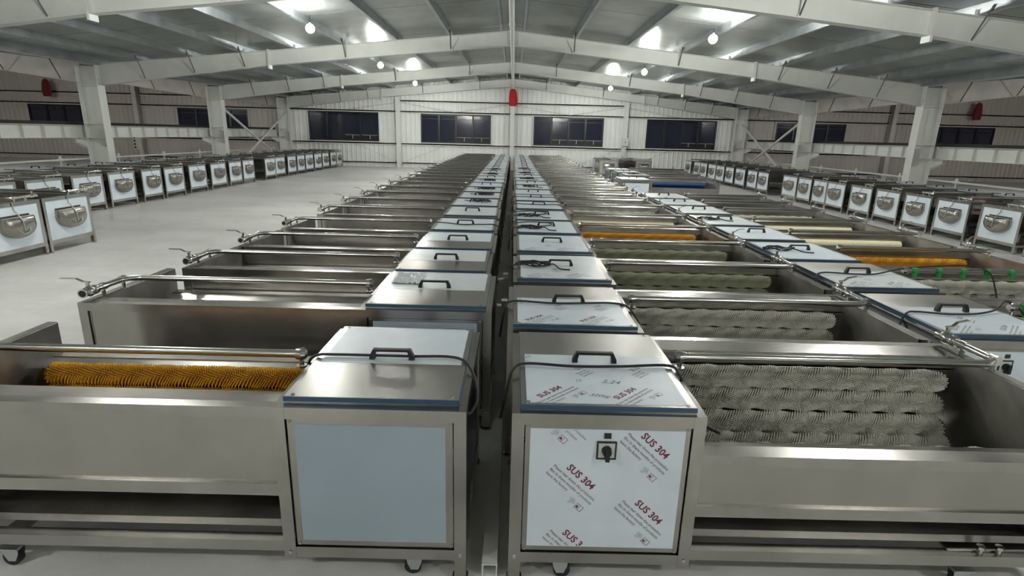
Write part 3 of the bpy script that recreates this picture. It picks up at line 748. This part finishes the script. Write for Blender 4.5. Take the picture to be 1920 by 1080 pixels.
def machine(x, y, rz, label, group, lod=0, brush=None, film=(.03, .55), lid_mark=None, marks=None, sx=1., sy=1., nozzles=False, end_film='film_white', small=False, panel_front='film_white', door=False):
    r = thing('roller_washing_machine', label, 'washing machine', (x, y, 0), rz, group); r.scale = (sx, sy, 1)
    A = lambda name, key, fn, mat, par=r, smooth=False: link(name, part(key, fn, mat, smooth), par)
    # frame
    for i, (px, py, z0) in enumerate(((0, 0, .02), (0, D-T, .02), (CW-T, 0, .09), (CW-T, D-T, .09), (LX-T, 0, .02), (LX-T, D-T, .02))):
        p = A('leg' if z0 < .05 else 'post', 'post_%d' % i, f_post(px, py, z0, .80), 'steel')
        if z0 < .05 and lod < 2: A('foot', 'foot_%d' % i, f_foot(px, py), 'steel', p)
    A('top_frame', 'top_frame', f_cab_frame, 'steel'); A('base_frame', 'base_frame', f_cab_base, 'steel')
    # cabinet panels
    fp = A('front_panel', 'front_panel', f_front_panel, 'steel'); A('protective_film', 'front_film_'+panel_front, f_front_film, panel_front, fp)
    bp = A('back_panel', 'back_panel', f_back_panel, 'steel'); A('protective_film', 'back_film', f_back_film, 'film_blue', bp)
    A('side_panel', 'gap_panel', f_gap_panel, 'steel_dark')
    A('inner_wall', 'cab_inner', f_cab_inner, 'steel')
    if lod == 0:
        for q, (sx_, sz_) in enumerate(((.066, .738), (.704, .738), (.066, .163), (.704, .163))):
            A('screw', 'fscrew%d' % q, f_screw(sx_, .010, sz_, 'y'), 'steel_end', fp); A('screw', 'bscrew%d' % q, f_screw(sx_, D-.010, sz_, 'Y'), 'steel_end', bp)
        for q, (sx_, sy_, ax, sz_) in enumerate(((.025, 0, 'y', .125), (CW-.025, 0, 'y', .125), (.025, D, 'Y', .125), (CW-.025, D, 'Y', .125))):
            A('bolt', 'fbolt%d' % q, f_screw(sx_, sy_, sz_, ax), 'steel_bright')
        sw = A('rotary_switch', 'switch_plate', f_switch_plate, 'grey_plate'); A('switch_border', 'switch_border', f_switch_border, 'plastic_black', sw); A('knob', 'switch_knob', f_knob, 'plastic_black', sw, True)
        A('indicator', 'rocker', f_rocker, 'screen_dark')
        for q, (cx, cy) in enumerate(((.225, .045), (.225, D-.045), (LX-.42, .04), (LX-.42, D-.04))):
            c = A('caster', 'caster%d' % q, f_caster(cx, cy), 'caster_steel'); A('wheel', 'wheel%d' % q, f_wheel(cx, cy), 'rubber', c, True)
        if marks == 'front': o = link('film_print', front_print(), fp); o['label'] = 'dark red and grey lettering'; o['kind'] = 'stuff'
    # lid
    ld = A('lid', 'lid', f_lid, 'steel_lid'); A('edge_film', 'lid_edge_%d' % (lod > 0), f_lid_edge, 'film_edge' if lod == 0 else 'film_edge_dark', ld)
    fk = 'film_white' if random.random() < .6 else 'film_white_b'
    if film: A('protective_film', 'lid_film_%s_%.2f_%.2f' % (fk, *film), f_lid_film(*film), fk, ld)
    A('handle', 'handle', f_handle, 'plastic_black', ld)
    if lod == 0:
        for q, (sx_, sy_) in enumerate(((.065, .048), (.705, .048), (.065, .852), (.705, .852))): A('screw', 'lscrew%d' % q, f_screw(sx_, sy_, LZ+.0012, 'z'), 'steel_end', ld)
        if lid_mark: link('film_print', lid_mark, ld)['kind'] = 'stuff'
    # trough
    A('high_rim', 'rim_high', f_rim_high, 'steel'); A('low_rim', 'rim_low', f_rim_low, 'steel')
    A('high_side', 'side_high', f_side_high, 'steel_sheet'); A('low_side', 'side_low', f_side_low, 'steel_sheet')
    A('liner', 'liner', f_liner, 'steel_liner', smooth=True)
    A('end_wall', 'end_inner', f_end_inner, 'steel_end'); A('end_rail', 'end_top', f_end_top, 'steel'); A('end_rail', 'end_low', f_end_low, 'steel')
    if lod < 2:
        A('trough_beam', 'beam_high', f_beam_high, 'steel'); A('trough_beam', 'beam_low', f_beam_low, 'steel')
        A('base_rail', 'rail_f', f_rail_low(0), 'steel'); A('base_rail', 'rail_b', f_rail_low(D-T), 'steel')
    if lod == 0:
        A('cross_rail', 'cross', f_cross, 'steel'); A('drain_tray', 'tray', f_tray, 'steel_end'); mp = A('mount_plate', 'shelf_plate', f_shelf_plate, 'steel_bright')
        for q, xx in enumerate((LX-.37, LX-.29)): A('bolt', 'shelf_bolt%d' % q, f_shelf_bolt(xx), 'steel_bright', mp)
    # outlet end
    ep = A('end_panel', 'end_panel_'+end_film, f_end_panel, end_film)
    if door:
        dr = A('outlet_door', 'outlet_door', f_door, 'steel_door', smooth=True); A('slot', 'slot', f_slot, 'rail_dark', ep)
        A('door_rod', 'gate_rod', f_gate_rod, 'steel_end', dr)
    # spray pipe
    sp = A('spray_pipe', 'pipe', f_pipe, 'steel_bright', smooth=True)
    A('pipe_cap', 'pipe_cap', f_pipe_cap, 'steel_bright', sp, True)
    if lod < 2:
        for yy in (.55, .74): A('pipe_stub', 'stub%d' % int(yy*100), f_stub(yy), 'steel_bright', sp, True)
    v = A('valve', 'valve', f_valve, 'steel_bright', smooth=True); A('lever', 'valve_lever', f_valve_lever, 'steel_bright', v)
    if lod == 0: A('bore', 'valve_bore', f_valve_bore, 'rubber', v)
    if nozzles:
        for k in range(7):
            xx = CW+.10+.2*k
            def g(b, xx=xx): b.tube([(xx, .49, .84), (xx, .485, .80)], [.02, .014], 8); b.tube([(xx-.02, .5, .855), (xx+.02, .5, .855)], .026, 10)
            A('nozzle', 'nozzle%d' % k, g, 'green_plastic', sp, True)
    if brush:
        me = roller_mesh(brush, lod == 0)
        for q, (ry, rz_) in enumerate((ROLL if rz else ROLL[:7]) if lod == 0 else ROLL[:3]):
            o = link('brush_roller', me, r, (0, ry-OFF[1], rz_)); o.rotation_euler = (.4*q, 0, 0)
            if lod == 0: o['kind'] = 'stuff'
    return r
PI = math.pi
SUF = 'steel roller washing machine'
GL, GR, GRR, GSL, GSR = 'left middle row of machines', 'right middle row of machines', 'outer right middle row of machines', 'machines along the left columns', 'machines along the right columns'
LH, DH = LX/2, D/2

# --- right middle row
RY = [1.98, 2.95, 4.0, 5.03, 6.05, 7.03, 8.12, 9.17, 10.13]
while RY[-1] < 28.3: RY.append(RY[-1]+1.045)
RB = ['brush_grey', 'brush_grey', 'brush_olive', 'brush_olive', 'brush_orange', 'brush_cream', 'brush_olive', None, 'brush_olive']
for i, y in enumerate(RY):
    ex = ', printed film on front' if i == 0 else ''
    lb = '%s, %s from camera in row right of central gap%s' % (SUF, ORD[i], ex) if i else '%s with printed film and rotary switch, nearest right of central gap' % SUF
    jx = 0 if i < 5 else random.uniform(-.02, .02)
    m = machine(.02+LH+(-.03 if i == 1 else 0)+jx, y+DH, 0, lb, GR, 0 if i < 5 else 1 if i < 12 else 2, RB[i] if i < len(RB) else random.choice([None, None, 'brush_olive']),
                (.045, .55) if i < 2 else (.045, .855), lid_print(True) if i == 0 else lid_print(False) if i == 1 else lid_print_end() if i in (2, 3) else None, 'front' if i == 0 else None)
    Z = LZ
    if i == 0: cord(m, 0, [(-.05, .33, .60), (-.02, .34, .76), (.0, .36, .825), (.06, .41, .838), (.28, .39, .838), (.49, .40, .838), (.72, .43, .836), (.76, .37, .82), (.80, .30, .72), (.83, .22, .66), (.88, .13, .66)])
    if i == 1: cord(m, 0, [(-.05, .42, .60), (-.02, .43, .78), (.03, .45, .833), (.28, .41, .838), (.49, .43, .838), (.66, .45, .836), (.76, .42, .82), (.82, .34, .74)])
    if i == 2: coil(m, .17, .42, Z, 4); cord(m, 0, [(-.03, .5, .8), (.1, .5, .84), (.3, .55, .84)])
    if i in (4, 5): cord(m, 0, [(-.04, .5, .7), (.0, .55, .83), (.1, .68, .836), (.25, .72, .838), (.42, .68, .836), (.45, .52, .836), (.3, .4, .836), (.1, .3, .836), (-.02, .2, .82), (-.05, .1, .6)]); coil(m, .2, .25, Z, i)
    if i in (6, 7): cord(m, 0, [(-.04, .4, .7), (.0, .42, .83), (.2, .45, .838), (.5, .43, .838), (.7, .42, .836), (.8, .3, .76)])
    if i in (9, 11, 13, 15): coil(m, .3, .4, Z, i)
# --- left middle row
LY = [1.98, 3.25, 4.18, 5.05, 6.08, 7.24, 8.3, 9.34, 10.4]
while LY[-1] < 28.6: LY.append(LY[-1]+1.045)
for i, y in enumerate(LY):
    lb = '%s, %s from camera in row left of central gap' % (SUF, ORD[i]) if i else '%s with orange brushes and blue-grey front panel, nearest left of gap' % SUF
    sx = 1.065 if i == 1 else 1.0
    jx = 0 if i < 5 else random.uniform(-.02, .02)
    yy = y+DH*(.93 if i == 2 else 1.)
    m = machine(-.16-LH*sx+(.05 if i == 1 else 0)+(.01 if i == 3 else 0)+jx, yy, PI, lb, GL, 0 if i < 5 else 1 if i < 12 else 2, 'brush_orange' if i == 0 else None, (.045, .52) if i in (0, 1, 2, 3) else (.045, .855), sx=sx, sy=.93 if i == 2 else 1.)
    Z = LZ
    if i == 0: cord(m, 0, [(.80, .43, .70), (.78, .46, .80), (.735, .46, .835), (.66, .455, .837), (.5, .455, .837), (.29, .455, .837), (.12, .45, .837), (.04, .5, .834), (-.01, .6, .80), (-.03, .72, .76), (-.01, .80, .735), (.005, .81, .735)])
    if i == 4: cord(m, 0, [(.77, .45, .84), (.6, .5, .84), (.4, .6, .84), (.2, .55, .84), (.0, .56, .82), (-.04, .6, .6)])
    if i in (6, 7, 8): coil(m, .3, .45, Z, i); 
    if i in (10, 12, 14): coil(m, .35, .5, Z, i)
    if i == 1:      # crumpled loose film on the second lid
        rg = random.Random(5); nx, ny = 22, 16; V = []; Fc = []
        for q in range(ny+1):
            for k in range(nx+1):
                V.append((.49+.19*k/nx+rg.uniform(-.003, .003), .10+.30*q/ny+rg.uniform(-.003, .003), LZ+.003+abs(rg.gauss(0, .007))))
        for q in range(ny):
            for k in range(nx): Fc.append((q*(nx+1)+k, q*(nx+1)+k+1, (q+1)*(nx+1)+k+1, (q+1)*(nx+1)+k))
        cb_ = MB(); cb_._add(V, Fc); lidobj = [c for c in m.children if c.name.startswith('lid')][0]
        link('crumpled_film', cb_.mesh('crumpled_film', 'film_gloss', False, OFF), lidobj)
# --- outer right middle row
QY = [2.96, 3.98, 4.95, 5.96, 6.98, 8.05, 9.08, 10.1]
QB = ['brush_grey', 'brush_grey', 'brush_orange', 'brush_cream', 'brush_cream', 'brush_olive', None, None]
for i, y in enumerate(QY):
    ex = ', green spray nozzles' if i < 2 else ''
    lb = '%s, %s from camera in row by the right aisle%s' % (SUF, ORD[i], ex)
    m = machine(2.46+LH, y+DH, 0, lb, GRR, 0 if i < 3 else 1, QB[i], (.045, .55) if i < 2 else (.045, .855), lid_print_end() if i < 2 else None, None, nozzles=i < 2)
    if i == 0: cord(m, 0, [(-.06, .33, .6), (-.03, .34, .74), (.03, .38, .832), (.12, .41, .838), (.3, .37, .838), (.5, .40, .838), (.66, .46, .85), (.76, .52, .89), (.82, .48, .86), (.86, .42, .78)])
    if i == 1: cord(m, 0, [(-.06, .3, .6), (-.02, .34, .79), (.06, .42, .838), (.3, .40, .838), (.5, .42, .838), (.72, .5, .86), (.9, .52, .88), (1.35, .54, .90), (1.46, .46, .86), (1.47, .38, .74), (1.47, .34, .66)])
    if i in (2, 4): coil(m, .16, .42, LZ, 20+i)
machine(2.75+LH*1.08, 14.5+DH, 0, '%s with dark blue roller, alone behind the right aisle row' % SUF, GRR, 1, 'brush_blue', None, sx=1.08)
for i, y in enumerate((16.2, 17.5, 18.9)):
    m = machine(3.2+LH, y+DH, 0, '%s, %s behind the blue-roller machine' % (SUF, ORD[i]), GRR, 2, None, (.045, .855))
    if i == 0: coil(m, .3, .4, LZ, 40)

# --- two machines standing end-on near the gable wall
machine(4.62, 27.5+LH, -PI/2, 'steel machine with bare outlet end facing camera, nearest right gable post', 'machines near the gable wall', 1, None, (.045, .855), door=True, end_film='steel_end')
machine(5.95, 27.75+LH, -PI/2+.35, 'steel machine turned askew beside the right gable post', 'machines near the gable wall', 1, None, (.045, .855), door=True, end_film='steel_end')
# --- machines along the left columns, outlet ends towards the aisle
for i, y in enumerate((7.09, 8.05)):
    machine(-6.78-LH, y+DH, 0, '%s with D-shaped outlet, %s at left edge' % (SUF, 'cut off' if i == 0 else 'whole and'), GSL, 1, 'brush_orange' if i == 0 else None, (.045, .855), door=True)
SLY = [(9.45, .92), (10.52, .92), (11.72, .92), (12.80, .92), (13.93, .80), (14.84, .90), (16.03, .92), (17.15, .94), (18.28, .86), (19.28, .86), (20.9, .95), (21.93, .95), (23.07, .92), (24.15, .88), (25.12, 1.0), (26.18, 1.0), (27.33, .97), (28.52, .95), (29.55, .95)]
for i, (y, wd) in enumerate(SLY):
    machine(-9.15-LH+random.uniform(-.03, .03), y+wd/2, 0, '%s with white outlet end, %s from camera along left columns' % (SUF, ORD[i]), GSL, 1 if i < 8 else 2, None, (.045, .855), door=True, sy=wd/D)
SRY = [(8.75, .92), (9.85, .92), (10.98, .90), (12.04, .86), (13.06, .90), (14.12, .92), (15.24, .90), (16.21, .76), (17.03, .82), (17.97, .98), (19.95, .90), (20.93, .88), (22.06, 1.0), (23.15, .94), (24.16, 1.0), (25.27, 1.0), (26.45, .95), (27.45, .95), (28.9, .92)]
for i, (y, wd) in enumerate(SRY):
    machine(9.0+LH+random.uniform(-.03, .03), y+wd/2, PI, '%s with white outlet end, %s from camera along right columns' % (SUF, ORD[i]), GSR, 1 if i < 8 else 2, None, (.045, .855), door=True, sy=wd/D)
